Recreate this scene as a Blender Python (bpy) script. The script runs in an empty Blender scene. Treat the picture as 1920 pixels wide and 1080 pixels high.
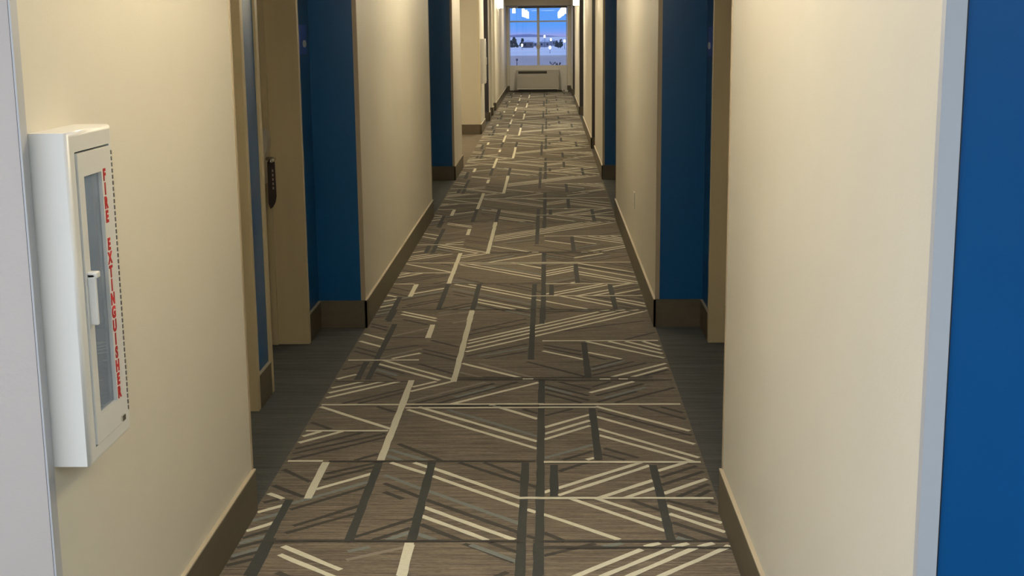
import bpy, bmesh, math, random
from mathutils import Vector, Matrix
random.seed(7)
C = bpy.context.scene.collection
S = bpy.context.scene

# ------------------------------------------------------------------ camera
H = 1.63                       # eye height (m)
FPX, PITCH, YAW, ROLL = 2477.4, .1952, .0286, -.0102
cam = bpy.data.cameras.new('camera'); co = bpy.data.objects.new('camera', cam); C.objects.link(co)
cam.sensor_fit = 'HORIZONTAL'; cam.sensor_width = 36.0; cam.lens = 36.0 * FPX / 1920
cam.clip_start = .05; cam.clip_end = 6000
def cam_axes():
    r, p, y = ROLL, PITCH, YAW
    def ray(a, b):
        X1 = math.cos(r)*a - math.sin(r)*b; U = math.sin(r)*a + math.cos(r)*b
        return X1, U
    def full(a, b, D):
        X1, U = ray(a, b)
        Y1 = math.cos(p)*D + math.sin(p)*U; Z = -math.sin(p)*D + math.cos(p)*U
        return Vector((math.cos(y)*X1 - math.sin(y)*Y1, math.sin(y)*X1 + math.cos(y)*Y1, Z))
    return full(1, 0, 0), full(0, 1, 0), -full(0, 0, 1)
ax = cam_axes()
m = Matrix((ax[0], ax[1], ax[2])).transposed().to_4x4(); m.translation = Vector((0, 0, H))
co.matrix_world = m
S.camera = co

# ------------------------------------------------------------------ world (dusk sky) and exposure
S.view_settings.view_transform = 'Standard'; S.view_settings.look = 'None'
S.view_settings.gamma = 1; S.view_settings.use_curve_mapping = False
S.view_settings.exposure = 0.0
W = bpy.data.worlds.new('dusk'); S.world = W; W.use_nodes = True
nt = W.node_tree; nt.nodes.clear()
N = nt.nodes.new
out = N('ShaderNodeOutputWorld'); bg = N('ShaderNodeBackground'); tc = N('ShaderNodeTexCoord')
sp = N('ShaderNodeSeparateXYZ'); rp = N('ShaderNodeValToRGB'); mr = N('ShaderNodeMapRange')
mr.inputs[1].default_value = -.02; mr.inputs[2].default_value = .30
nt.links.new(tc.outputs['Generated'], sp.inputs[0]); nt.links.new(sp.outputs[2], mr.inputs[0])
nt.links.new(mr.outputs[0], rp.inputs[0]); nt.links.new(rp.outputs[0], bg.inputs[0]); nt.links.new(bg.outputs[0], out.inputs[0])
els = rp.color_ramp.elements
els[0].position = 0; els[0].color = (.42, .44, .80, 1)
els[1].position = 1; els[1].color = (.38, .53, .98, 1)
for pos, c in ((.042, (.34, .38, .82)), (.052, (.17, .38, .98)), (.066, (.11, .37, 1.0)), (.25, (.16, .40, 1.0))):
    e = els.new(pos); e.color = (*c, 1)
bg.inputs[1].default_value = 1.0

LAMP_COL = (1.0, .868, .625)
SCONCE_E = 104.0
UP_W, DOWN_W = 68.0, .5
def area(name, loc, rot, sx, sy, power, col):
    l = bpy.data.lights.new(name, 'AREA'); l.shape = 'RECTANGLE'; l.size = sx; l.size_y = sy
    l.energy = power; l.color = col
    o = bpy.data.objects.new(name, l); o.location = loc; o.rotation_euler = rot; C.objects.link(o); return o
# daylight-white lighting of the lift lobby the camera stands in (unseen ceiling panels, plus an added side light)
area('lobby_panel_light', (1.6, .3, 2.42), (0, 0, 0), 1.2, .6, 42, (.62, .84, 1.0))
area('lobby_side_fill', (-3.25, .1, 1.55), (0, math.radians(-90), 0), 1.5, 2.6, 70, (.74, .87, 1.0))  # added side light, no window modelled; cools the near right wall
area('lobby_panel_light', (-.25, -.7, 2.42), (0, 0, 0), 1.2, .6, 60, (.84, .92, 1.0))
area('lobby_panel_light', (-1.6, .5, 2.42), (0, 0, 0), 1.2, .6, 56, (.96, .94, .96))
# warm downlight over the service opening on the left
area('opening_downlight', (-1.75, 18.2, 2.42), (0, 0, 0), .5, .5, 46, (1.0, .78, .44))

# ------------------------------------------------------------------ materials
def mat(name, col, rough=.6, metal=0, spec=.5, noise=None, bump=None, emit=None, coord='Object'):
    M = bpy.data.materials.new(name); M.use_nodes = True
    t = M.node_tree; b = t.nodes['Principled BSDF']
    b.inputs['Base Color'].default_value = (*col, 1); b.inputs['Roughness'].default_value = rough
    b.inputs['Metallic'].default_value = metal; b.inputs['Specular IOR Level'].default_value = spec
    if noise or bump:
        tcn = t.nodes.new('ShaderNodeNewGeometry')
        def nz(scale, detail, rgh):
            mp = t.nodes.new('ShaderNodeVectorMath'); mp.operation = 'MULTIPLY'
            mp.inputs[1].default_value = scale; t.links.new(tcn.outputs['Position'], mp.inputs[0])
            n = t.nodes.new('ShaderNodeTexNoise'); n.inputs['Scale'].default_value = 1
            n.inputs['Detail'].default_value = detail; n.inputs['Roughness'].default_value = rgh
            t.links.new(mp.outputs[0], n.inputs[0]); return n
        if noise:
            prev = None
            for (scale, amt) in noise:
                n = nz(scale, 3, .6)
                r = t.nodes.new('ShaderNodeMapRange'); r.inputs[1].default_value = .3; r.inputs[2].default_value = .7
                r.inputs[3].default_value = 1 - amt; r.inputs[4].default_value = 1 + amt
                t.links.new(n.outputs[0], r.inputs[0])
                mx = t.nodes.new('ShaderNodeVectorMath'); mx.operation = 'SCALE'
                if prev is None: mx.inputs[0].default_value = col
                else: t.links.new(prev.outputs[0], mx.inputs[0])
                t.links.new(r.outputs[0], mx.inputs['Scale']); prev = mx
            t.links.new(prev.outputs[0], b.inputs['Base Color'])
        if bump:
            scale, st, dist = bump
            n = nz(scale, 4, .6); bp = t.nodes.new('ShaderNodeBump')
            bp.inputs['Strength'].default_value = st; bp.inputs['Distance'].default_value = dist
            t.links.new(n.outputs[0], bp.inputs['Height']); t.links.new(bp.outputs[0], b.inputs['Normal'])
    if emit:
        b.inputs['Emission Color'].default_value = (*emit[0], 1); b.inputs['Emission Strength'].default_value = emit[1]
    return M
def carpet_sheen(M):
    b = M.node_tree.nodes['Principled BSDF']; b.inputs['Sheen Weight'].default_value = .09; b.inputs['Sheen Roughness'].default_value = .45
    b.inputs['Sheen Tint'].default_value = (.85, .9, .9, 1)
BEIGE = mat('beige_orange_peel_paint', (.60, .565, .48), .55, noise=[((1.5, 1.5, .8), .03)], bump=((60, 60, 90), .12, .003))
GREY = mat('pale_grey_paint', (.42, .385, .37), .55, noise=[((1.5, 1.5, .8), .03)], bump=((60, 60, 90), .15, .003))
BLUE = mat('blue_paint', (.0005, .068, .215), .36, spec=.38, noise=[((1.5, 1.5, .8), .05)], bump=((60, 60, 90), .08, .002))
CEIL = mat('ceiling_paint', (.62, .58, .52), .8)
FARDARK = mat('dark_far_alcove', (.030, .026, .030), .5)  # near-black tone for the far alcove faces, where nearer ones are blue
GAPSHADE = mat('dark_gap_shadow', (.015, .016, .022), .6)
TAUPE = mat('taupe_bulkhead_paint', (.26, .24, .20), .7)
TAN = mat('tan_vinyl_guard', (.36, .29, .20), .45)
ALU = mat('grey_vinyl_guard', (.40, .41, .44), .4)
FRAME = mat('taupe_painted_door_frame', (.50, .415, .25), .42, noise=[((9, 9, .7), .06)])
DOORM = mat('walnut_door_laminate', (.075, .05, .032), .5, noise=[((30, 30, 1.2), .25)])
BASE = mat('brown_vinyl_base', (.090, .074, .047), .5, noise=[((14, 2.5, 30), .10)])
BCAP = mat('lit_base_top_edge', (.50, .44, .33), .5)  # pale tan paints in the light caught by the skirting's top ledge
FIELD = mat('taupe_carpet', (.157, .132, .104), .95, spec=.1, noise=[((5, 95, 10), .50), ((2.2, 28, 10), .22), ((45, 240, 10), .30)], bump=((40, 260, 10), .5, .004))
SLATEC = mat('dark_slate_carpet', (.070, .075, .073), .95, spec=.1, noise=[((4, 80, 10), .32), ((2, 24, 10), .25), ((60, 240, 10), .18)], bump=((40, 260, 10), .5, .004))
SC = {'c': mat('cream_yarn', (.76, .75, .62), .95, spec=.1, noise=[((60, 200, 10), .10)], bump=((90, 260, 10), .4, .003)),
      'k': mat('charcoal_yarn', (.050, .047, .042), .95, spec=.1, noise=[((60, 200, 10), .18)], bump=((90, 260, 10), .4, .003)),
      's': mat('slate_yarn', (.044, .048, .047), .95, spec=.1, noise=[((60, 200, 10), .15)], bump=((90, 260, 10), .4, .003)),
      'b': mat('blue_grey_yarn', (.19, .215, .21), .95, spec=.1, noise=[((60, 200, 10), .15)], bump=((90, 260, 10), .4, .003)),
      'g': mat('stone_yarn', (.25, .23, .195), .95, spec=.1, noise=[((60, 200, 10), .15)], bump=((90, 260, 10), .4, .003))}
for M_ in [FIELD, SLATEC] + list(SC.values()): carpet_sheen(M_)
WHITE = mat('white_enamel', (.63, .625, .60), .32)
PLASTIC = mat('white_plastic', (.62, .60, .55), .4)
CREAMP = mat('cream_plastic', (.38, .36, .31), .45)
APRON = mat('white_gloss_panel', (.62, .60, .56), .4)
BLACK = mat('black_plastic', (.012, .011, .010), .45)
DARK = mat('dark_grille', (.03, .026, .02), .6)
SATIN = mat('satin_nickel_case', (.50, .47, .40), .45, metal=.2)
CHROME = mat('brushed_nickel', (.72, .70, .66), .22, metal=1)
RED = mat('red_enamel', (.75, .02, .015), .25)
REDINK = mat('red_lettering', (.42, .012, .012), .5)
LABELM = mat('silver_label', (.62, .65, .70), .5)
INNER = mat('grey_tub_enamel', (.74, .77, .80), .5)
HINGE = mat('steel_piano_hinge', (.25, .25, .25), .4, metal=.8)
SIGNB = mat('blue_sign_plastic', (.03, .09, .46), .4)
SIGNW = mat('white_sign_print', (.72, .72, .76), .5)
HANG = mat('dark_hanger_card', (.028, .018, .016), .5)
HANGT = mat('pale_print', (.35, .28, .24), .6)
MULL = mat('white_window_frame', (.50, .50, .52), .4)
BRONZE = mat('bronze_head_rail', (.10, .085, .06), .5)
GLOW = mat('lit_opal_glass', (.9, .85, .75), .4, emit=(LAMP_COL, SCONCE_E))
SNOW = mat('snow', (.93, .90, .88), .9, noise=[((.01, .02, .01), .10)])
LOT = mat('packed_snow_lot', (.62, .50, .44), .9, noise=[((.03, .01, .01), .08)])
TREEM = mat('dark_conifer', (.035, .06, .06), .9, noise=[((1.5, 1.5, 1.5), .3)])
BARKM = mat('bark', (.06, .045, .035), .9)
HOUSEM = mat('grey_siding', (.30, .31, .38), .8)
HOUSE2 = mat('brown_siding', (.14, .12, .13), .8)
ROOFM = mat('snowy_roof', (.74, .78, .86), .9)
PANE = mat('dark_pane', (.02, .03, .05), .2)
STREET = mat('street_lamp_glow', (.9, .9, .9), .4, emit=((.85, .95, 1.0), 6.0))
HILLM = mat('distant_snowy_ridge', (.40, .40, .56), .9)
def glass(name, tint):
    M = bpy.data.materials.new(name); M.use_nodes = True; t = M.node_tree; t.nodes.clear()
    o = t.nodes.new('ShaderNodeOutputMaterial'); mx = t.nodes.new('ShaderNodeMixShader'); f = t.nodes.new('ShaderNodeFresnel')
    tr = t.nodes.new('ShaderNodeBsdfTransparent'); gl = t.nodes.new('ShaderNodeBsdfGlossy')
    tr.inputs[0].default_value = (*tint, 1); gl.inputs['Roughness'].default_value = .01; f.inputs[0].default_value = 1.5
    t.links.new(f.outputs[0], mx.inputs[0]); t.links.new(tr.outputs[0], mx.inputs[1]); t.links.new(gl.outputs[0], mx.inputs[2])
    t.links.new(mx.outputs[0], o.inputs[0]); return M
GLASS = glass('window_glass', (.97, .98, 1.0))
CGLASS = glass('blue_grey_cabinet_pane', (.85, .87, .9))
t_ = CGLASS.node_tree; d_ = t_.nodes.new('ShaderNodeBsdfDiffuse'); d_.inputs[0].default_value = (.48, .58, .74, 1)
m_ = t_.nodes.new('ShaderNodeMixShader'); m_.inputs[0].default_value = .28  # mixes a diffuse blue-grey share into the pane
o_ = t_.nodes['Material Output']; l_ = o_.inputs[0].links[0].from_socket
t_.links.new(l_, m_.inputs[1]); t_.links.new(d_.outputs[0], m_.inputs[2]); t_.links.new(m_.outputs[0], o_.inputs[0])

# ------------------------------------------------------------------ builders
class B:
    """collects shapes (world coordinates) and links them as ONE mesh object"""
    def __init__(s): s.bm = bmesh.new(); s.mats = []
    def mi(s, m):
        if m not in s.mats: s.mats.append(m)
        return s.mats.index(m)
    def box(s, x0, x1, y0, y1, z0, z1, m, bev=0, facemats=None):
        x0, x1 = sorted((x0, x1)); y0, y1 = sorted((y0, y1)); z0, z1 = sorted((z0, z1))
        vs = [s.bm.verts.new(p) for p in ((x0,y0,z0),(x1,y0,z0),(x1,y1,z0),(x0,y1,z0),(x0,y0,z1),(x1,y0,z1),(x1,y1,z1),(x0,y1,z1))]
        names = ('z-','z+','y-','x+','y+','x-'); fs = []
        for n, q in zip(names, ((3,2,1,0),(4,5,6,7),(0,1,5,4),(1,2,6,5),(2,3,7,6),(3,0,4,7))):
            f = s.bm.faces.new([vs[i] for i in q]); f.material_index = s.mi((facemats or {}).get(n, m)); fs.append(f)
        if bev:
            es = {e for f in fs for e in f.edges}
            bmesh.ops.bevel(s.bm, geom=list(es), offset=bev, segments=2, affect='EDGES', profile=.5)
        return s
    def prism(s, pts, axis, a0, a1, m, smooth=False):
        """polygon pts in the plane of the other two axes, extruded along axis"""
        def P(u, v, a): return {'x': (a, u, v), 'y': (u, a, v), 'z': (u, v, a)}[axis]
        A = [s.bm.verts.new(P(u, v, a0)) for u, v in pts]; Bv = [s.bm.verts.new(P(u, v, a1)) for u, v in pts]
        k = s.mi(m); n = len(pts)
        fs = [s.bm.faces.new(A), s.bm.faces.new(Bv[::-1])]
        for i in range(n):
            f = s.bm.faces.new((A[i], Bv[i], Bv[(i+1) % n], A[(i+1) % n])); f.smooth = smooth; fs.append(f)
        for f in fs: f.material_index = k
        bmesh.ops.recalc_face_normals(s.bm, faces=fs)
        return s
    def lathe(s, cx, cy, prof, m, n=20):
        k = s.mi(m); rings = []
        for r, z in prof:
            rings.append([s.bm.verts.new((cx + max(r, 1e-4)*math.cos(2*math.pi*i/n), cy + max(r, 1e-4)*math.sin(2*math.pi*i/n), z)) for i in range(n)])
        fs = []
        for a, b in zip(rings, rings[1:]):
            for i in range(n): fs.append(s.bm.faces.new((a[i], a[(i+1) % n], b[(i+1) % n], b[i])))
        fs.append(s.bm.faces.new(rings[0][::-1])); fs.append(s.bm.faces.new(rings[-1]))
        for f in fs: f.material_index = k; f.smooth = True
        bmesh.ops.recalc_face_normals(s.bm, faces=fs)
        return s
    def tube(s, pts, r, m, n=8):
        k = s.mi(m); rings = []; pts = [Vector(p) for p in pts]
        for i, p in enumerate(pts):
            d = (pts[min(i+1, len(pts)-1)] - pts[max(i-1, 0)]).normalized()
            a = d.cross(Vector((.13, .27, .95)) if abs(d.z) < .9 else Vector((1, 0, 0))).normalized(); b = d.cross(a)
            rings.append([s.bm.verts.new(p + r*(math.cos(2*math.pi*j/n)*a + math.sin(2*math.pi*j/n)*b)) for j in range(n)])
        fs = []
        for a, b in zip(rings, rings[1:]):
            for i in range(n): fs.append(s.bm.faces.new((a[i], a[(i+1) % n], b[(i+1) % n], b[i])))
        fs += [s.bm.faces.new(rings[0][::-1]), s.bm.faces.new(rings[-1])]
        for f in fs: f.material_index = k; f.smooth = True
        bmesh.ops.recalc_face_normals(s.bm, faces=fs)
        return s
    def build(s, name, parent=None, origin=None):
        off = Vector((0, 0, 0))
        if parent is not None: off = world_loc(parent)
        loc = Vector(origin) if origin is not None else off
        for v in s.bm.verts: v.co -= loc
        me = bpy.data.meshes.new(name); s.bm.to_mesh(me); s.bm.free()
        for m in s.mats: me.materials.append(m)
        o = bpy.data.objects.new(name, me); C.objects.link(o)
        o.location = loc - off if parent is not None else loc
        if parent is not None: o.parent = parent
        return o
def world_loc(o):
    l = Vector(o.location)
    while o.parent is not None: o = o.parent; l += Vector(o.location)
    return l
def tag(o, label, cat, group=None):
    o['label'] = label; o['category'] = cat
    if group: o['group'] = group
    return o
def thing(name, label, cat, loc, group=None):
    o = bpy.data.objects.new(name, None); o.empty_display_size = .1; o.location = loc; C.objects.link(o)
    return tag(o, label, cat, group)
def struct(o, label=None, cat=None):
    o['kind'] = 'structure'
    if label: o['label'] = label
    if cat: o['category'] = cat
    return o

# ------------------------------------------------------------------ setting: measurements
XL, XL2, XR = -1.019, -1.045, .5855
AD = .255                        # alcove depth
CH = 2.44                        # ceiling height
YE = 34.0                        # end wall
BH = .152                        # base height
LC, RC = 2.53, 1.992             # near corners of the corridor walls

# floor
b = B()
b.box(-3.4, 3.4, -4.1, YE + .1, -.12, -.002, SLATEC)
floor = struct(b.build('floor'), 'hotel corridor floor laid with patterned carpet', 'floor')
b = B(); b.box(XL, XR, -4.0, 15.61, -.002, 0, FIELD); b.box(-3.0, XR, 15.61, 20.5, -.002, 0, FIELD); b.box(XL2, XR, 20.5, YE, -.002, 0, FIELD)
fo = b.build('carpet_field', floor); fo['label'] = 'taupe streaked carpet running the length of the corridor'

# ---- woven pattern: one repeat of strips, read off as floor positions (x, y) in metres
# kind (h across the corridor, y along it, d diagonal), yarn, then x y of both ends in metres
PAT = """
h k -0.938 4.024 -0.083 4.024
h k -0.055 4.024 0.588 4.024
h k -0.024 3.970 0.584 3.970
h k -0.848 4.824 -0.055 4.824
h c -1.027 4.824 -0.871 4.824
h c -0.023 4.810 0.590 4.810
h c -0.107 4.419 -0.035 4.419
h c -0.035 4.418 0.591 4.418
h c -1.027 5.594 -0.635 5.594
h c -0.636 5.599 -0.025 5.599
h c -0.047 5.593 0.586 5.593
h c -0.630 5.543 -0.025 5.543
h c -0.047 5.547 0.201 5.547
h k -0.609 5.570 -0.025 5.570
h k -0.047 5.571 0.198 5.571
h c -1.025 5.211 -0.666 5.211
h k -0.434 6.044 0.033 6.044
h k -0.431 6.005 0.033 6.005
h k 0.010 6.047 0.487 6.047
h k 0.010 5.995 0.585 5.995
h k -1.041 5.982 -0.664 5.982
h c -1.033 6.387 -0.651 6.387
h c -0.037 6.787 0.585 6.787
h k -0.849 6.876 -0.665 6.876
h c -0.126 6.021 -0.076 6.021
h c 0.235 6.014 0.286 6.014
h c 0.325 6.016 0.368 6.016
y s -0.652 4.811 -0.652 4.027
y s -0.919 4.406 -0.919 3.748
y s -0.449 4.810 -0.449 4.027
y s -0.093 4.803 -0.093 3.751
y s -0.035 4.822 -0.035 3.751
y s -0.036 6.017 -0.036 4.794
y s 0.015 4.777 0.015 4.439
y s 0.389 4.776 0.389 4.029
y s 0.185 5.536 0.185 4.842
y s 0.185 6.229 0.185 6.058
y s -0.092 7.565 -0.092 6.391
y s -0.040 7.564 -0.040 7.197
y s 0.182 6.751 0.182 6.060
y s -0.907 7.603 -0.907 7.266
y s -0.865 7.202 -0.865 6.390
y s -0.858 6.390 -0.858 6.017
y s -0.909 6.358 -0.909 6.013
y c -0.857 4.812 -0.857 4.414
y c -0.649 6.004 -0.649 4.832
y c -0.449 7.547 -0.449 5.975
y c -0.650 7.187 -0.650 6.865
y c -0.453 4.008 -0.453 3.749
d k -1.021 4.747 -0.879 4.592
d k -1.027 4.574 -0.875 4.434
d c -1.028 4.489 -0.942 4.414
d k -1.028 4.362 -0.941 4.425
d c -1.016 4.271 -0.928 4.349
d b -1.013 4.196 -0.928 4.271
d c -1.017 4.096 -0.927 4.188
d k -1.019 4.036 -0.932 4.116
d b -1.018 3.993 -0.933 4.069
d k -1.011 3.964 -0.931 4.026
d b -1.015 3.891 -0.929 3.964
d k -1.013 3.867 -0.926 3.936
d k -1.021 3.815 -0.923 3.880
d k -0.837 4.683 -0.658 4.808
d k -0.836 4.616 -0.656 4.765
d c -0.845 4.509 -0.664 4.681
d b -0.906 4.367 -0.665 4.591
d k -0.898 4.308 -0.656 4.544
d k -0.858 4.156 -0.663 4.346
d k -0.872 4.092 -0.659 4.276
d k -0.639 4.058 -0.459 4.227
d k -0.574 4.034 -0.462 4.138
d b -0.531 4.035 -0.461 4.099
d c -0.608 4.808 -0.460 4.680
d c -0.435 4.655 -0.100 4.333
d c -0.081 4.311 -0.047 4.279
d c -0.025 4.266 0.223 4.036
d c -0.519 4.808 -0.458 4.752
d c -0.441 4.742 -0.103 4.417
d b -0.617 4.668 -0.460 4.516
d b -0.439 4.497 -0.102 4.177
d k -0.605 4.576 -0.460 4.432
d k -0.437 4.408 -0.102 4.098
d k -0.077 4.072 -0.045 4.047
d k -0.594 4.485 -0.517 4.414
d c -0.438 4.331 -0.117 4.035
d c -0.440 4.250 -0.202 4.030
d k -0.433 4.173 -0.286 4.027
d k -0.277 4.004 -0.109 3.852
d b -0.436 4.087 -0.373 4.035
d k -0.251 4.810 -0.102 4.651
d k -0.345 4.810 -0.103 4.582
d k -0.082 4.566 -0.046 4.531
d k -0.196 4.014 -0.102 3.933
d b -0.255 3.995 -0.102 3.856
d c 0.026 4.519 0.347 4.808
d c 0.028 4.447 0.377 4.772
d c -0.023 4.473 0.004 4.504
d c 0.168 4.419 0.377 4.608
d c 0.261 4.419 0.379 4.527
d c 0.401 4.708 0.515 4.808
d c 0.401 4.465 0.593 4.640
d k 0.408 4.641 0.553 4.769
d k 0.401 4.557 0.595 4.724
d k 0.449 4.431 0.589 4.586
d k 0.512 4.431 0.594 4.530
d k 0.033 4.707 0.140 4.809
d c 0.070 4.417 0.379 4.112
d c 0.162 4.417 0.380 4.207
d c 0.401 4.348 0.583 4.172
d c 0.404 4.269 0.584 4.089
d k 0.283 4.400 0.378 4.301
d k 0.407 4.189 0.582 4.023
d k 0.407 4.400 0.584 4.256
d k 0.546 4.389 0.588 4.343
d k 0.410 4.095 0.475 4.027
d b 0.410 4.057 0.453 4.027
d k -0.021 4.098 0.049 4.022
d c 0.300 3.979 0.353 4.007
d c 0.390 3.978 0.442 4.007
d c 0.471 3.978 0.523 4.008
d c 0.560 3.978 0.586 4.001
d b 0.166 3.979 0.231 4.007
d k -0.022 3.905 0.145 4.005
d c -0.429 6.802 0.289 7.513
d c -0.430 6.733 0.389 7.528
d c -0.430 6.647 0.462 7.527
d c -0.429 6.558 0.567 7.535
d k -0.447 6.929 -0.128 7.223
d k -0.427 7.040 -0.130 7.334
d k -0.419 6.470 -0.114 6.728
d b -0.357 6.470 -0.106 6.648
d k -0.324 6.419 -0.108 6.569
d k 0.029 7.003 0.532 7.268
d k 0.397 6.814 0.595 7.005
d c 0.195 6.773 0.586 6.402
d c 0.311 6.777 0.589 6.490
d c 0.401 6.775 0.587 6.567
d c 0.491 6.774 0.581 6.646
d c -0.033 6.573 0.169 6.395
d c 0.196 6.539 0.360 6.398
d k -0.030 6.705 0.165 6.560
d k -0.031 6.641 0.163 6.483
d k 0.199 6.475 0.281 6.387
d k -0.114 6.355 0.170 6.067
d c -0.431 6.322 -0.139 6.048
d g -0.350 6.321 -0.075 6.047
d g -0.432 6.150 -0.315 6.050
d c 0.293 6.054 0.587 6.324
d c 0.388 6.053 0.589 6.248
d k 0.204 6.238 0.360 6.386
d b 0.202 6.201 0.371 6.366
d k 0.201 6.164 0.419 6.348
d k 0.200 6.087 0.477 6.323
d k 0.447 6.075 0.601 6.215
d c -0.636 5.810 -0.457 5.982
d c -0.634 5.887 -0.530 5.982
d g -0.627 5.646 -0.300 5.972
d k -0.591 5.618 -0.258 5.948
d b -0.424 5.716 -0.255 5.886
d k -0.496 5.614 -0.150 5.971
d c -0.432 5.607 -0.050 5.962
d k -0.024 5.921 0.177 5.736
d b -0.024 5.884 0.101 5.767
d k -0.020 5.845 0.176 5.659
d k -0.022 5.775 0.143 5.620
d k 0.045 5.973 0.186 5.840
d c 0.182 5.783 0.393 5.973
d k 0.196 5.882 0.284 5.971
d k 0.207 5.733 0.436 5.937
d b 0.247 5.702 0.444 5.877
d k 0.212 5.633 0.395 5.807
d k 0.288 5.621 0.588 5.883
d c -1.030 5.852 -0.876 5.986
d c -1.029 5.770 -0.783 5.985
d c -1.028 5.688 -0.705 5.984
d k -0.918 5.618 -0.669 5.855
d k -0.847 5.617 -0.665 5.795
d c -1.025 5.586 -0.660 5.240
d k -0.758 5.570 -0.668 5.485
d k -1.021 5.352 -0.908 5.239
d c -1.025 5.116 -0.944 5.208
d c -1.025 5.035 -0.853 5.208
d k -1.010 4.975 -0.766 5.191
d k -1.014 4.912 -0.672 5.179
d k -0.998 4.847 -0.664 5.129
d k -0.750 4.836 -0.668 4.915
d c -0.618 5.521 -0.048 4.974
d c -0.573 5.562 -0.049 5.067
d b -0.445 5.520 -0.050 5.137
d c -0.261 5.594 -0.050 5.376
d k -0.117 5.525 -0.049 5.457
d k -0.605 5.041 -0.416 4.833
d b -0.633 4.970 -0.471 4.830
d b -0.634 4.896 -0.568 4.831
d k -0.023 5.427 0.101 5.530
d c -0.023 5.254 0.172 5.442
d c -0.024 5.166 0.170 5.355
d c -0.023 5.093 0.169 5.281
d b -0.022 4.859 0.171 5.025
d k 0.049 4.839 0.169 4.948
d c 0.141 4.839 0.172 4.864
d c 0.201 5.562 0.585 5.194
d c 0.197 5.410 0.588 5.013
d c 0.197 5.238 0.587 4.849
d c 0.197 5.152 0.553 4.811
d k 0.207 5.497 0.584 5.131
d k 0.390 5.570 0.575 5.367
d k 0.485 5.555 0.577 5.461
d k 0.213 4.982 0.339 4.863
d k 0.201 4.910 0.288 4.838
d c -0.857 7.537 -0.643 7.348
d c -0.856 7.468 -0.639 7.279
d k -0.835 7.330 -0.679 7.194
d k -1.002 7.225 -0.896 7.129
d k -0.988 7.151 -0.886 7.047
d g -0.848 6.913 -0.666 7.104
d c -1.031 6.999 -0.872 6.836
d c -1.026 6.823 -0.871 6.667
d k -1.029 6.688 -0.883 6.546
d k -1.019 6.597 -0.867 6.455
d g -0.851 6.433 -0.658 6.632
d c -0.790 6.420 -0.658 6.534
d k -0.651 6.619 -0.462 6.450
d k -0.644 6.542 -0.461 6.382
d k -0.628 6.817 -0.471 6.662
d k -0.855 6.599 -0.684 6.705
d c -0.829 6.387 -0.461 6.025
d c -0.847 6.319 -0.517 6.003
d k -0.848 6.271 -0.697 6.130
d b -0.844 6.210 -0.725 6.091
d k -0.840 6.150 -0.721 6.020
d k -0.647 6.321 -0.462 6.124
d c -1.024 6.015 -0.925 6.117
d k -1.017 6.193 -0.919 6.308
d g -0.638 7.426 -0.463 7.529
d g -0.542 7.223 -0.465 7.297
d b -0.643 7.494 -0.578 7.531
"""
PER = 3.556                      # pattern repeat
strips = []
for ln in PAT.strip().splitlines():
    k, col, *q = ln.split(); q = list(map(float, q)); strips.append((k, col, (q[0], q[1]), (q[2], q[3])))
WID = {'h': {'c': .020, 'k': .016}, 'y': {'c': .029, 's': .030}, 'd': {'c': .022, 'k': .021, 'b': .023, 'g': .020}}
ZL = {'d': {'k': .0006, 'b': .0009, 'g': .0011, 'c': .0013}, 'y': {'s': .0017, 'c': .0020}, 'h': {'k': .0023, 'c': .0026}}
NAMES = {'c': 'cream_stripe_pattern', 'k': 'charcoal_stripe_pattern', 's': 'slate_bar_pattern', 'b': 'blue_grey_stripe_pattern', 'g': 'stone_stripe_pattern'}
pb = {c: B() for c in NAMES}
for rep in range(-1, 9):
    for i, (k, col, p, r) in enumerate(strips):
        y0, y1 = p[1] + rep*PER, r[1] + rep*PER
        if max(y0, y1) > YE - .15 or min(y0, y1) < 1.0: continue
        w = WID[k][col]/2; z = ZL[k][col] + (i % 23)*.000008
        d = Vector((r[0]-p[0], y1-y0, 0)); L = d.length
        if L < .01: continue
        d /= L; lo, hi = 0.0, L; xs, xe = XL + .013, XR - .013               # stop at the skirting
        if abs(d.x) > 1e-3:
            ta, tb = sorted(((xs - p[0])/d.x, (xe - p[0])/d.x)); lo, hi = max(lo, ta), min(hi, tb)
        if hi - lo < .01: continue
        p = (p[0] + d.x*lo, p[1] + d.y*lo); y0 += d.y*lo; L = hi - lo
        nrm = Vector((-d.y, d.x, 0)); n = max(2, int(L/.07)) if rep < 2 else max(2, int(L/.3))
        bb = pb[col]; mi_ = bb.mi(SC[col]); prev = None
        for j in range(n + 1):
            c0 = Vector((p[0], y0, z)) + d*(L*j/n) + nrm*random.uniform(-.0012, .0012)
            e = w + random.uniform(-.0014, .0014)
            a, c2 = c0 + nrm*e, c0 - nrm*e
            for q in (a, c2): q.x = min(max(q.x, XL + .004), XR - .004)
            va, vc = bb.bm.verts.new(a), bb.bm.verts.new(c2)
            if prev:
                f = bb.bm.faces.new((prev[0], prev[1], vc, va)); f.material_index = mi_
            prev = (va, vc)
for c, nme in NAMES.items():
    o = pb[c].build(nme, floor); o['label'] = nme.replace('_', ' ') + ' woven into the corridor carpet'

# ceiling
b = B(); b.box(-3.4, 3.4, -4.1, YE + .2, CH, CH + .1, CEIL)
struct(b.build('ceiling'), 'plain painted corridor ceiling', 'ceiling')

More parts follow.
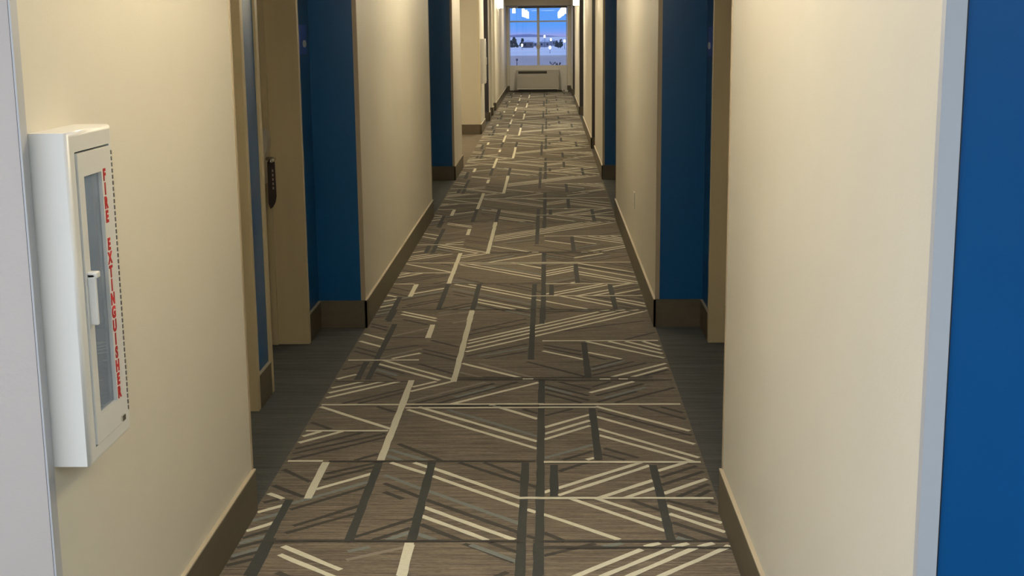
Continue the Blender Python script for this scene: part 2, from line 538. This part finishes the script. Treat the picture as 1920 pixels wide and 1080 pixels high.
# ---- corridor walls
def side(nm, X0fn, sg, near_y, segs):
    """segs: solid wall stretches (y0, y1, near-face material, far-face material)"""
    for (y0, y1, mn, mf) in segs:
        X0 = X0fn(y0); b = B(); out_m = BEIGE
        fm = {'y-': mn, 'y+': mf}
        if nm == 'left' and y0 == LC:                # niche behind the recessed extinguisher cabinet
            for (ya, yb, za, zb, xa) in ((y0, 2.596, 0, CH, 0), (2.808, y1, 0, CH, 0), (2.596, 2.808, 0, .780, 0), (2.596, 2.808, 1.398, CH, 0), (2.596, 2.808, .780, 1.398, .11)):
                b.box(X0 + sg*xa, X0 + sg*.62, ya, yb, za, zb, BEIGE, facemats=fm)
        else: b.box(X0, X0 + sg*.62, y0, y1, 0, CH, BEIGE, facemats=fm)
        struct(b.build('wall_' + nm), 'beige wall stretch between door alcoves on the %s' % nm, 'wall')
def base_run(nm, pts, t=.012):
    """skirting along a list of straight runs (x0,y0,x1,y1,nx,ny)"""
    b = B(); c = B()
    for (x0, y0, x1, y1, nx, ny) in pts:
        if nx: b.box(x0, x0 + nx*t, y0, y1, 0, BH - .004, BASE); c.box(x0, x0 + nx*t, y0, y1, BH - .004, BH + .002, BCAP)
        else: b.box(x0, x1, y0, y0 + ny*t, 0, BH - .004, BASE); c.box(x0, x1, y0, y0 + ny*t, BH - .004, BH + .002, BCAP if False else BASE)
    o = struct(b.build('baseboard_' + nm), 'brown vinyl skirting along the %s side of the corridor' % nm, 'baseboard')
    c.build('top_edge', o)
segL = [(LC, 4.2955, GREY, BLUE), (7.13, 11.463, BLUE, BLUE), (14.278, 15.61, BLUE, BEIGE), (20.5, 21.9, BEIGE, FARDARK), (23.44, 23.95, FARDARK, BEIGE), (24.86, 25.35, BEIGE, BEIGE), (26.4, YE, BEIGE, BEIGE)]
segR = [(RC, 4.2955, BLUE, BLUE), (7.13, 11.463, BLUE, BLUE), (14.278, 16.69, BLUE, FARDARK), (17.91, 22.2, FARDARK, FARDARK), (24.95, 29.3, FARDARK, FARDARK), (31.9, YE, FARDARK, FARDARK)]
fL = lambda y: XL if y < 20 else XL2
fR = lambda y: XR
side('left', fL, -1, LC, segL); side('right', fR, 1, RC, segR)
t = .012
runsL, runsR = [], []
for (y0, y1, a, c) in segL:
    runsL.append((fL(y0), y0 - (t if y0 > 3 else 0), 0, y1, 1, 0))
for y0, xb in ((7.13, XL - AD), (14.278, XL - AD), (20.5, -3.0), (23.44, XL2 - AD), (24.86, XL2 - AD), (26.4, XL2 - AD)): runsL.append((xb, y0, fL(y0) + t, 0, 0, -1))
for (y0, y1, a, c) in segR:
    runsR.append((XR, y0 - (t if y0 > 3 else 0), 0, y1, -1, 0))
for y0 in (7.13, 14.278, 17.91, 24.95, 31.9): runsR.append((XR - t, y0, XR + AD, 0, 0, -1))

# ---- alcoves with their doors
DN = [0]; TN = [0]
def door(xf, sg, y0, y1, lever_far=True, reader=True, desc=''):
    """opening y0..y1 in the alcove back wall whose face is at xf; sg = outward direction"""
    DN[0] += 1
    d = bpy.data.objects.new('door_%d' % DN[0], None); d.location = (xf, (y0 + y1)/2, 0); C.objects.link(d)
    struct(d, 'guest room door and taupe metal frame recessed in %s' % desc, 'door')
    zt = 2.10
    for ya, yb in ((y0 - .045, y0), (y1, y1 + .045)):
        b = B(); b.box(xf - sg*.012, xf + sg*.22, ya, yb, 0, zt + .045, FRAME, bev=.002)
        yi = y0 if yb == y0 else y1; dr = 1 if yb == y0 else -1
        b.box(xf + sg*.15, xf + sg*.18, yi, yi + dr*.014, 0, zt, FRAME)
        b.build('jamb', d)
    b = B(); b.box(xf - sg*.012, xf + sg*.22, y0, y1, zt, zt + .045, FRAME); b.build('head_jamb', d)
    b = B(); b.box(xf + sg*.185, xf + sg*.22, y0 + .003, y1 - .003, .008, zt - .003, DOORM); leaf = b.build('door_leaf', d)
    ly = y1 - .07 if lever_far else y0 + .07; dr = -1 if lever_far else 1; fx = xf + sg*.185
    b = B()                                                      # lock case with a swelling upper half
    prof = [(0, .86), (.022, .86), (.026, .90), (.026, .985), (.030, 1.01), (.046, 1.045), (.048, 1.09), (.040, 1.125), (.030, 1.135), (0, 1.135)]
    b.prism([(fx - sg*u, z) for u, z in prof], 'y', ly - .038, ly + .038, SATIN); lk = b.build('lock_case', d)
    b = B(); b.tube([(fx - sg*.02, ly, .985), (fx - sg*.062, ly, .985), (fx - sg*.072, ly + dr*.02, .985), (fx - sg*.072, ly + dr*.125, .983)], .0095, CHROME)
    b.build('lever_handle', d)
    return d
def alcove(nm, xw, sg, y0, y1, doors, m=BLUE, desc=''):
    xf = xw + sg*AD; b = B(); ys = y0; cut = []
    for (a, c) in doors:
        b.box(xf, xf + sg*.23, ys, a - .04, 0, CH, m); cut.append((ys, a - .045)); ys = c + .04
        b.box(xf, xf + sg*.23, a - .04, c + .04, 2.14, CH, m)
    b.box(xf, xf + sg*.23, ys, y1, 0, CH, m); cut.append((ys + .005, y1))
    b.box(xf + sg*.23, xf + sg*.27, y0, y1, 0, CH, m)
    struct(b.build('wall_' + nm), 'painted back wall of %s' % desc, 'wall')
    b = B(); b.box(xw, xf, y0, y1, 2.22, CH, BEIGE); TN[0] += 1; struct(b.build('trim_%d' % TN[0]), 'boxed soffit over %s' % desc, 'trim')
    for i, (a, c) in enumerate(doors): door(xf, sg, a, c, lever_far=(i == len(doors) - 1), desc=desc)
    return xf, cut
AL = [('left', XL, -1, 4.2955, 7.13, [(4.62, 5.50), (5.83, 6.74)], BLUE, 'the nearest alcove on the left'),
      ('left', XL, -1, 11.463, 14.278, [(11.80, 12.66), (13.0, 13.9)], BLUE, 'the second alcove on the left'),
      ('left', XL2, -1, 21.9, 23.44, [(22.2, 23.1)], FARDARK, 'the third alcove on the left'),
      ('left', XL2, -1, 23.95, 24.86, [], BEIGE, 'the fourth recess on the left'),
      ('left', XL2, -1, 25.35, 26.4, [], BEIGE, 'the fifth recess on the left'),
      ('right', XR, 1, 4.2955, 7.13, [(4.62, 5.50), (5.83, 6.74)], BLUE, 'the nearest alcove on the right'),
      ('right', XR, 1, 11.463, 14.278, [(11.80, 12.66), (13.0, 13.9)], BLUE, 'the second alcove on the right'),
      ('right', XR, 1, 16.69, 17.91, [(16.85, 17.7)], FARDARK, 'the third alcove on the right'),
      ('right', XR, 1, 22.2, 24.95, [(22.5, 23.35), (23.75, 24.6)], FARDARK, 'the fourth alcove on the right'),
      ('right', XR, 1, 29.3, 31.9, [(29.6, 30.4), (30.8, 31.6)], FARDARK, 'the last alcove on the right')]
for a in AL:
    xf, cut = alcove(*a)
    for ya, yb in cut:
        if yb - ya > .03: (runsL if a[2] < 0 else runsR).append((xf, ya, 0, yb - (t if yb == a[4] else 0), -a[2], 0))
base_run('left', runsL); base_run('right', runsR)

# service opening on the left (between 15.61 and 20.5 m)
b = B(); b.box(-3.1, -3.0, 15.0, 21.0, 0, CH, BEIGE); b.box(-3.0, XL - .6, 15.49, 15.61, 0, CH, BEIGE); b.box(-3.0, XL2 - .6, 20.5, 20.62, 0, CH, BEIGE)
struct(b.build('wall_opening'), 'warm lit beige walls of the opening on the left', 'wall')
# lobby shell behind and beside the camera
b = B(); b.box(-3.4, XL - .6, LC, LC + .12, 0, CH, GREY); struct(b.build('wall_front'), 'pale grey lobby wall left of the corridor mouth', 'wall')
b = B(); b.box(XR + .6, 3.4, RC, RC + .12, 0, CH, BLUE); struct(b.build('wall_front'), 'bright blue lobby wall right of the corridor mouth', 'wall')
b = B(); b.box(-3.4, -3.3, -4.1, LC, 0, CH, BEIGE); b.box(3.3, 3.4, -4.1, RC, 0, CH, BEIGE); b.box(-3.4, 3.4, -4.2, -4.1, 0, CH, BEIGE)
struct(b.build('wall_back'), 'beige lobby walls behind the corridor mouth', 'wall')

# corner guards
def guard(x, y, sx, fy, m, leg=.02, legf=.02, th=.003, z0=BH, desc='', joint=0):
    """L-shaped guard on the wall corner (x,y): side leg on the plane x facing sx, front leg on the plane y facing fy"""
    TN[0] += 1; b = B()
    b.box(x, x + sx*th, y + fy*th, y - fy*leg, z0, CH, m)
    b.box(x, x - sx*legf, y, y + fy*th, z0, CH, m)
    g_ = struct(b.build('trim_%d' % TN[0]), 'slim corner guard %s' % desc, 'trim')
    if joint:
        b = B(); b.box(x - sx*legf, x - sx*(legf + joint), y, y + fy*.0006, z0, CH, GAPSHADE); b.build('gap_shadow_strip', g_)  # dark strip painted in for the shadow in the gap beside the guard
guard(XL, LC, 1, -1, ALU, leg=.03, legf=.001, z0=0, joint=.002, desc='in grey at the corner of the near left wall')
guard(XR, RC, -1, -1, ALU, leg=.016, legf=.027, th=.004, z0=0, joint=.003, desc='in pale grey at the corner of the near right wall')
for y0, w in ((7.13, 'nearest'), (14.278, 'second')):
    guard(XL, y0, 1, -1, TAN, desc='in tan at the far end of the %s left alcove' % w); guard(XR, y0, -1, -1, TAN, desc='in tan at the far end of the %s right alcove' % w)
for y1, w in ((4.2955, 'nearest'), (11.463, 'second')):
    guard(XL, y1, 1, 1, TAN, leg=.012, desc='in tan at the near end of the %s left alcove' % w); guard(XR, y1, -1, 1, TAN, leg=.012, desc='in tan at the near end of the %s right alcove' % w)
guard(XL2, 20.5, 1, -1, mat('cream_guard', (.62, .56, .42), .45), leg=.03, legf=.03, desc='in cream at the far side of the warm lit opening')

# ------------------------------------------------------------------ end wall, window, unit below it
wx0, wx1, wz0, wz1 = -.955, .462, .665, 2.085
b = B()
b.box(-1.7, wx0 - .03, YE, YE + .2, 0, CH, BEIGE); b.box(wx1 + .03, 1.3, YE, YE + .2, 0, CH, BEIGE)
b.box(wx0 - .03, wx1 + .03, YE, YE + .2, 0, wz0 - .02, BEIGE); b.box(wx0 - .03, wx1 + .03, YE, YE + .2, wz1 + .02, CH, BEIGE)
struct(b.build('wall_end'), 'end wall of the corridor around the window', 'wall')
b = B(); b.box(XL2, XR, 32.9, YE, 2.135, CH, TAUPE); TN[0] += 1; struct(b.build('trim_%d' % TN[0]), 'boxed bulkhead above the end window', 'trim')
b = B(); b.box(wx0 - .02, wx1 + .02, YE - .035, YE, .035, wz0 - .005, APRON, bev=.006)
struct(b.build('wall_end'), 'white panel below the end window', 'wall')
b = B(); b.box(XL2, wx0 - .02, YE - .014, YE, 0, BH, BASE); b.box(wx1 + .02, XR, YE - .014, YE, 0, BH, BASE); b.box(wx0 - .02, wx1 + .02, YE - .008, YE, 0, .034, BASE)
struct(b.build('baseboard_end'), 'brown skirting across the end wall', 'baseboard')
win = bpy.data.objects.new('window_1', None); win.location = (0, YE, wz0); C.objects.link(win); struct(win, 'four pane window at the end of the corridor', 'window')
f = .022
b = B(); b.box(wx0 - f, wx0, YE - .01, YE + .06, wz0 - .01, wz1, MULL); b.box(wx1, wx1 + f, YE - .01, YE + .06, wz0 - .01, wz1, MULL)
b.box(wx0, wx1, YE - .01, YE + .06, wz0 - .015, wz0, MULL); b.build('window_frame', win)
b = B(); b.box(-.75, wx1 + f, YE - .02, YE + .06, wz1, wz1 + .04, BRONZE); b.box(wx0 - f, -.75, YE - .02, YE + .06, wz1, wz1 + .04, MULL); b.build('head_rail', win)
xm, zt = -.243, 1.757
b = B(); b.box(xm - .032, xm + .032, YE, YE + .05, wz0, wz1, MULL); b.build('mullion', win)
b = B(); b.box(wx0, xm - .032, YE + .002, YE + .048, zt - .017, zt + .017, MULL); b.box(xm + .032, wx1, YE + .002, YE + .048, zt - .017, zt + .017, MULL); b.build('transom', win)
for (xa, xb) in ((wx0, xm - .032), (xm + .032, wx1)):
    for (za, zb) in ((wz0, zt - .017), (zt + .017, wz1)):
        b = B(); b.box(xa, xb, YE + .022, YE + .026, za, zb, GLASS); b.build('pane', win)
b = B(); b.prism([(xm + .055*math.cos(i*math.pi/10), 1.125 + .055*math.sin(i*math.pi/10)) for i in range(20)], 'y', YE - .03, YE, CREAMP, True)
b.build('latch_disc', win)['label'] = 'round tan latch cover on the centre bar'

ac = thing('wall_air_conditioner', 'cream through-wall air conditioner unit under the end window', 'air conditioner', (-.265, YE, .06))
ax0, ax1, ay = -.80, .275, YE - .33
b = B()
b.prism([(YE - .036, .07), (ay + .03, .07), (ay, .10), (ay, .415), (ay + .02, .44), (ay + .10, .55), (YE - .036, .55)], 'x', ax0, ax1, CREAMP); b.build('housing', ac)
b = B(); b.box(ax0 + .012, ax1 - .012, ay - .014, ay, .105, .405, CREAMP, bev=.006); b.build('front_panel', ac)
b = B(); b.box(ax0 + .012, ax1 - .012, ay - .02, ay + .004, .075, .10, PLASTIC, bev=.004); b.build('lower_lip', ac)
b = B(); dy, dz = .08/.136, .11/.136
gx0, gx1 = ax0 + .05, ax0 + .77
def sl(u, h): return (ay + .02 + dy*u - dz*h, .44 + dz*u + dy*h)
b.prism([sl(.03, .002), sl(.105, .002), sl(.105, -.02), sl(.03, -.02)], 'x', gx0, gx1, DARK); b.build('outlet_grille', ac)
b = B()
for i in range(24):
    x = gx0 + .015 + i*(gx1 - gx0 - .03)/23
    b.prism([sl(.032, .004), sl(.103, .004), sl(.103, .001), sl(.032, .001)], 'x', x - .003, x + .003, BLACK)
o = b.build('vanes', ac); o['kind'] = 'stuff'
b = B(); b.prism([sl(.03, .003), sl(.105, .003), sl(.105, 0), sl(.03, 0)], 'x', ax0 + .80, ax1 - .03, CREAMP); b.build('control_cover', ac)
b = B(); b.box(ax0 + .05, ax1 - .05, ay + .06, YE - .04, .0, .07, BLACK); b.build('gap_shadow_block', ac)  # black fill standing for the shadow in the gap under the unit
cord = B(); cord.tube([(.29, YE - .20, .30), (.33, YE - .15, .12), (.36, YE - .18, .03), (.42, YE - .24, .012), (.47, YE - .20, .012), (.45, YE - .12, .02), (.43, YE - .06, .14)], .010, PLASTIC)
cb = tag(cord.build('power_cord', origin=(.42, YE - .2, 0)), 'pale power cord looped on the floor right of the air conditioner', 'cord')
b = B(); b.box(.42, .50, YE - .30, YE - .22, .001, .05, PLASTIC, bev=.008)
pl = b.build('plug_block', cb)

# ------------------------------------------------------------------ sconces (the corridor's lamps)
def sconce(xw, sg, y, label):
    """half-round opal wall lamp; sg = direction into the corridor"""
    z0, z1 = 2.02, 2.32
    o = thing('wall_sconce', label, 'lamp', (xw, y, z0), 'opal wall sconces along the corridor')
    b = B(); b.box(xw, xw + sg*.012, y - .085, y + .085, z0 - .01, z1 + .01, CHROME, bev=.002); b.build('back_plate', o)
    def half(r, ex): return [(xw + sg*(.012 + ex*math.sin(math.pi*i/10)), y - r*math.cos(math.pi*i/10)) for i in range(11)]
    b = B(); b.prism(half(.072, .085), 'z', z0, z1, GLOW, True); b.build('lamp_shade', o)
    for za, zb in ((z0 - .012, z0), (z1, z1 + .012)):
        b = B(); b.prism(half(.076, .089), 'z', za, zb, PLASTIC if za < z0 else CHROME, True); b.build('end_cap', o)
    for z, rx, pw in ((z0 - .02, 0, DOWN_W), (z1 + .02, math.pi, UP_W)):
        l = area('lamp_light', (xw + sg*.06, y, z), (rx, 0, 0), .08, .08, pw, LAMP_COL)
        if rx == 0: l.data.spread = math.radians(120)
    return o
SCL = [(3.4, 'opal sconce on the left wall above the near extinguisher cabinet'), (9.3, 'opal sconce on the second left wall stretch'), (14.95, 'opal sconce on the short left wall before the opening'),
       (28.6, 'glowing opal sconce high on the far left wall near the window')]
SCR = [(3.4, 'opal sconce on the nearest right wall stretch'), (9.1, 'opal sconce on the right wall above the outlet'), (15.5, 'opal sconce on the third right wall stretch'),
       (20.0, 'opal sconce on the fourth right wall stretch'), (25.7, 'glowing opal sconce high on the far right wall near the window')]
for y, l in SCL: sconce(fL(y), 1, y, l)
for y, l in SCR: sconce(XR, -1, y, l)

def downlight(x, y, zc, watt, label):  # unseen ceiling lamps added to brighten the far end of the corridor
    o = thing('added_downlight', label, 'lamp', (x, y, zc), 'added downlights that brighten the far corridor')
    b = B(); b.lathe(x, y, [(.085, zc - .001), (.095, zc - .012), (.075, zc - .014), (.072, zc - .004)], PLASTIC, 24); b.build('trim_ring', o)
    b = B(); b.lathe(x, y, [(.070, zc - .006), (.070, zc - .003)], DIFF, 24); b.build('diffuser', o)
    area('lamp_light', (x, y, zc - .02), (0, 0, 0), .14, .14, watt, LAMP_COL)
DIFF = mat('added_downlight_diffuser', (.9, .88, .8), .4, emit=(LAMP_COL, 20))
downlight(-.23, 22.0, CH, 44, 'added ceiling downlight beyond the left opening')
downlight(-.23, 26.8, CH, 30, 'added ceiling downlight two thirds along the far corridor')
downlight(-.23, 31.2, CH, 32, 'added ceiling downlight in front of the end window')

# ------------------------------------------------------------------ fire extinguisher cabinets
def cabinet(xw, y0, z0, label, deep=True):
    y1, z1 = y0 + .262, z0 + .682; xf = xw + .079; xb = xw - .07
    o = thing('fire_extinguisher_cabinet', label, 'cabinet', (xw, (y0 + y1)/2, z0))
    # trim frame: a ring with a rolled outer edge around the door, plus the tub behind
    wy0, wy1, wz0_, wz1_ = y0 + .032, y1 - .022, z0 + .032, z1 - .040     # door outline
    b = B(); bv = .009; k = b.mi(WHITE); loops = []
    for (y_a, y_b, z_a, z_b, x) in ((y0, y1, z0, z1, xw + .0005), (y0, y1, z0, z1, xf - bv), (y0 + bv*.13, y1 - bv*.13, z0 + bv*.13, z1 - bv*.13, xf - bv*.5),
                                  (y0 + bv*.5, y1 - bv*.5, z0 + bv*.5, z1 - bv*.5, xf - bv*.13), (y0 + bv, y1 - bv, z0 + bv, z1 - bv, xf),
                                  (wy0, wy1, wz0_, wz1_, xf), (wy0, wy1, wz0_, wz1_, xw + .0005)):
        loops.append([b.bm.verts.new(q) for q in ((x, y_a, z_a), (x, y_b, z_a), (x, y_b, z_b), (x, y_a, z_b))])
    for li, (l0, l1) in enumerate(zip(loops, loops[1:] + loops[:1])):
        for q in range(4):
            fc = b.bm.faces.new((l0[q], l0[(q+1) % 4], l1[(q+1) % 4], l1[q])); fc.material_index = k; fc.smooth = li in (1, 2, 3)
    bmesh.ops.recalc_face_normals(b.bm, faces=b.bm.faces[:])
    b.build('trim_frame', o)
    b = B(); i0, i1 = wy0 + .002, wy1 - .002
    xq = xw - .10 if deep else xw + .001
    b.box(xq, xf - .012, i0 - .001, i0, wz0_, wz1_, INNER); b.box(xq, xf - .012, i1, i1 + .001, wz0_, wz1_, INNER)
    b.box(xq, xq + .003, i0, i1, wz0_, wz1_, INNER); b.box(xq, xf - .012, i0, i1, wz1_ - .001, wz1_ + .001, INNER); b.box(xq, xf - .012, i0, i1, wz0_ - .001, wz0_ + .001, INNER)
    b.build('tub', o)
    # door: frame of four rails around the glass
    gy0, gy1, gz0, gz1 = y0 + .066, y0 + .172, z0 + .093, z0 + .590
    g = .004; xa, xd = xf - .008, xf + .004
    b = B()
    b.box(xa, xd, wy0 + g, gy0, wz0_ + g, wz1_ - g, WHITE); b.box(xa, xd, gy1, wy1 - g, wz0_ + g, wz1_ - g, WHITE)
    b.box(xa, xd, gy0, gy1, wz0_ + g, gz0, WHITE); b.box(xa, xd, gy0, gy1, gz1, wz1_ - g, WHITE)
    dr = b.build('door', o)
    b = B(); b.box(xa + .001, xa + .004, gy0, gy1, gz0, gz1, CGLASS); b.build('glass_pane', dr)
    b = B(); b.box(xd - .002, xd + .016, y0 + .044, y0 + .054, z0 + .288, z0 + .395, WHITE, bev=.003)
    b.box(xd - .002, xd + .020, y0 + .044, y0 + .066, z0 + .385, z0 + .398, WHITE, bev=.003); b.build('pull_handle', dr)
    b = B(); b.box(xd - .002, xd + .004, y1 - .075, y1 - .055, z0 + .040, z0 + .052, CHROME); b.build('catch', dr)
    b = B()
    n = 44
    for i in range(n):
        z = wz0_ + .02 + (wz1_ - wz0_ - .03)*i/n
        b.box(xf - .003, xf + .004, wy1 + .001, wy1 + .006, z, z + .0085, HINGE)
    h = b.build('piano_hinge', o); h['kind'] = 'stuff'
    if deep:
        dg = bpy.context.evaluated_depsgraph_get(); cache = {}
        for q, ch in enumerate('FIRE EXTINGUISHER'):
            if ch == ' ': continue
            if ch not in cache:
                cu = bpy.data.curves.new('letter', 'FONT'); cu.body = ch; cu.align_x = 'CENTER'
                cu.size = .034; cu.offset = .0016; cu.extrude = .0004
                tmp = bpy.data.objects.new('tmp', cu); C.objects.link(tmp); dg.update()
                me = bpy.data.meshes.new_from_object(tmp.evaluated_get(dg)); bpy.data.objects.remove(tmp)
                for v in me.vertices: x, y, z = v.co; v.co = Vector((z, x*.95, y))
                me.materials.clear(); me.materials.append(REDINK); cache[ch] = me
            lo = bpy.data.objects.new('letter', cache[ch]); C.objects.link(lo); lo.parent = dr
            lo.location = Vector((xd + .0006, y0 + .187, z0 + .594 - .0245 - q*.0296)) - world_loc(dr)
    return o
cabinet(XL, 2.566, .752, 'white fire extinguisher cabinet with red lettering on the near left wall')
cabinet(XL2, 20.66, .770, 'small far white extinguisher cabinet on the left wall past the opening', deep=False)
def extinguisher(x, y, z, label):
    o = thing('fire_extinguisher', label, 'fire extinguisher', (x, y, z))
    b = B(); b.lathe(x, y, [(.050, z), (.058, z + .008), (.058, z + .33), (.050, z + .355), (.030, z + .375), (.014, z + .385), (.014, z + .40)], RED); b.build('cylinder', o)
    b = B(); b.lathe(x, y, [(.0586, z + .15), (.0586, z + .325)], LABELM); b.build('label_band', o)
    b = B(); b.lathe(x, y, [(.017, z + .40), (.017, z + .44)], CHROME, 12); b.build('valve', o)
    b = B(); b.box(x - .007, x + .007, y - .03, y + .07, z + .44, z + .448, BLACK); b.box(x - .007, x + .007, y - .02, y + .075, z + .455, z + .463, BLACK); b.build('squeeze_lever', o)
    b = B(); b.tube([(x + .018, y - .01, z + .42), (x + .02, y - .045, z + .40), (x - .03, y - .058, z + .33), (x - .03, y - .058, z + .10)], .007, BLACK); b.build('hose', o)
extinguisher(XL + .013, 2.702, .7865, 'red fire extinguisher standing inside the near glazed cabinet')

# ------------------------------------------------------------------ signs, hanger, outlet
def sign(xf, sg, y0, y1, z0, z1, label):
    o = thing('room_sign', label, 'sign', (xf, (y0 + y1)/2, z0))
    b = B(); b.box(xf, xf + sg*.008, y0, y1, z0, z1, SIGNB, bev=.0015); b.build('plaque', o)
    b = B(); h = z1 - z0; yc = y0 + (y1 - y0)*.68
    b.prism([(yc + .05*math.cos(i*math.pi/8)*(1 if i % 8 else .9), z0 + h*.36 + h*.125*math.sin(i*math.pi/8)) for i in range(16)], 'x', xf + sg*.008, xf + sg*.0095, SIGNW); b.build('white_mark', o)
sign(XL - AD, 1, 6.82, 7.02, 1.50, 1.65, 'blue room sign with white mark beside the left door frame')
sign(XR + AD, -1, 6.82, 7.02, 1.47, 1.62, 'blue room sign seen edge on in the right alcove')
fx = XL - AD - .185
o = thing('door_hanger', 'dark door hanger card dangling from the left door lever', 'door hanger', (fx + .062, 6.62, .75))
b = B(); y0, zc = 6.62, .984
pts = [(fx + .042, .975), (fx + .080, .975), (fx + .082, .80), (fx + .076, .77), (fx + .062, .745), (fx + .048, .735), (fx + .040, .76)]
b.prism(pts, 'y', y0 - .0015, y0 + .0015, HANG); hc = b.build('card', o)
b = B(); b.tube([(fx + .062, y0, .985), (fx + .062, y0, .955)], .004, HANG); b.build('loop', o)
b = B()
for i in range(5): b.box(fx + .064, fx + .071, y0 - .0022, y0 - .0015, .835 + i*.022, .848 + i*.022, HANGT)
b.build('faded_print', hc)
o = thing('wall_outlet', 'white electrical outlet low on the right wall', 'outlet', (XR, 8.96, .405))
b = B(); b.box(XR, XR - .007, 8.925, 8.995, .405, .52, PLASTIC, bev=.002); b.build('cover_plate', o)
for z in (.44, .485):
    b = B(); b.box(XR - .007, XR - .010, 8.945, 8.975, z - .014, z + .014, PLASTIC, bev=.001); b.build('socket', o)

# ------------------------------------------------------------------ view outside the end window (the corridor is on an upper floor)
GZ = -12.0
b = B(); b.box(-700, 700, 60, 1815, GZ - 1, GZ, SNOW); struct(b.build('ground'), 'snow covered flat land outside the window', 'ground')
b = B(); b.box(-220, 160, 420, 640, GZ, GZ + .05, LOT); struct(b.build('ground'), 'grey packed snow car park outside the window', 'ground')
b = B()
pts = [(-700, GZ)]
for i in range(57): pts.append((-700 + i*25, GZ + 2.2 + 1.6*math.sin(i*.8) + 1.2*math.sin(i*1.9)))
pts.append((700, GZ)); b.prism(pts, 'y', 1780, 1800, HILLM)
struct(b.build('ridge'), 'low bluish ridge along the horizon', 'hill')
def conifer(x, y, h, r, lab):
    o = thing('snowy_tree', lab, 'tree', (x, y, GZ), 'trees beyond the window')
    b = B(); b.lathe(x, y, [(.35, GZ), (.25, GZ + h*.3)], BARKM, 7); b.build('trunk', o)
    b = B(); k = b.mi(TREEM)
    for j in range(26):
        a = random.uniform(0, 6.28); q = random.uniform(0, 1); zz = GZ + h*(.12 + .80*q); rr = r*(1 - q*.75)
        c = Vector((x + rr*.6*math.cos(a), y + rr*.6*math.sin(a), zz)); s = r*random.uniform(.28, .45)*(1 - q*.4)
        res = bmesh.ops.create_icosphere(b.bm, subdivisions=1, radius=s, matrix=Matrix.Translation(c))
        for v in res['verts']: v.co += Vector((random.uniform(-1, 1), random.uniform(-1, 1), random.uniform(-1, 1)))*s*.25
    b.build('crown', o)
for x, Y, h, r, l in ((-22.6, 900, 7.0, 3.0, 'dark bushy tree at the left edge of the window view'), (-17.2, 905, 6.0, 2.5, 'smaller dark tree beside the house in the window view'),
                       (8.1, 860, 6.4, 2.6, 'dark tree at the right edge of the window view'), (5.9, 900, 4.6, 1.9, 'low dark tree left of the right edge in the window view'),
                       (-25.4, 930, 4.6, 2.0, 'low shrub by the left window edge')):
    conifer(x, Y, h, r, l)
def house(x, Y, w, h, rh, m, lab):
    o = thing('house', lab, 'house', (x, Y, GZ), 'houses beyond the window')
    b = B(); b.box(x - w/2, x + w/2, Y, Y + w*.8, GZ, GZ + h, m); b.build('walls', o)
    b = B(); b.prism([(x - w/2 - .4, GZ + h), (x, GZ + h + rh), (x + w/2 + .4, GZ + h)], 'y', Y - .4, Y + w*.8 + .4, ROOFM); b.build('roof', o)
    for i in (-.28, .28):
        b = B(); b.box(x + i*w - .5, x + i*w + .5, Y - .05, Y, GZ + h*.35, GZ + h*.75, PANE); b.build('window', o)
house(-13.1, 880, 7.0, 3.6, 1.6, HOUSE2, 'brown house with snowy roof left of the centre bar')
house(-10.5, 930, 6.0, 2.6, 1.4, HOUSEM, 'low grey house close to the centre bar')
house(-2.3, 900, 7.0, 3.4, 2.2, HOUSEM, 'grey gabled house right of the centre bar')
house(2.5, 960, 6.0, 3.6, 2.0, HOUSEM, 'second grey house further right of the centre bar')
def lamp_post(x, Y, h, lab):
    o = thing('street_lamp', lab, 'street lamp', (x, Y, GZ), 'street lamps beyond the window')
    b = B(); b.lathe(x, Y, [(.12, GZ), (.08, GZ + h)], BARKM, 8); b.build('pole', o)
    b = B(); b.lathe(x, Y, [(.25, GZ + h), (.55, GZ + h + .3), (.55, GZ + h + 1.2), (.2, GZ + h + 1.6)], STREET, 10); b.build('lantern', o)
for x, Y, h, l in ((1.9, 850, 4.6, 'lit street lamp near the houses at right'), (1.0, 690, 2.2, 'lit lamp low in the snow at right'), (10.1, 820, 4.0, 'lit street lamp at the right window edge'),
                    (-2.2, 880, 6.4, 'lit street lamp behind the gabled house'), (-15.4, 800, 2.0, 'lit lamp by the house at left')):
    lamp_post(x, Y, h, l)
x = -10.9
b = B(); b.lathe(x, 470, [(.12, GZ), (.09, GZ + 2.6)], BARKM, 8); b.box(x - .35, x + .35, 469.9, 470, GZ + 1.9, GZ + 2.6, HOUSE2)
tag(b.build('sign_post', origin=(x, 470, GZ)), 'thin post standing in the grey lot at left', 'post')
def twig(x, Y, lab):
    b = B()
    for i in range(14):
        a = random.uniform(0, 6.28); b.tube([(x, Y, GZ + .05), (x + .5*math.cos(a), Y + .5*math.sin(a), GZ + .7), (x + 1.1*math.cos(a), Y + 1.1*math.sin(a), GZ + random.uniform(1.0, 1.7))], .06, BARKM, 5)
    tag(b.build('bare_shrub', origin=(x, Y, GZ)), lab, 'shrub', 'bare shrubs in the lot')
twig(1.6, 470, 'bare shrub in the lot at right'); twig(3.5, 455, 'bare shrub nearer the right window edge')
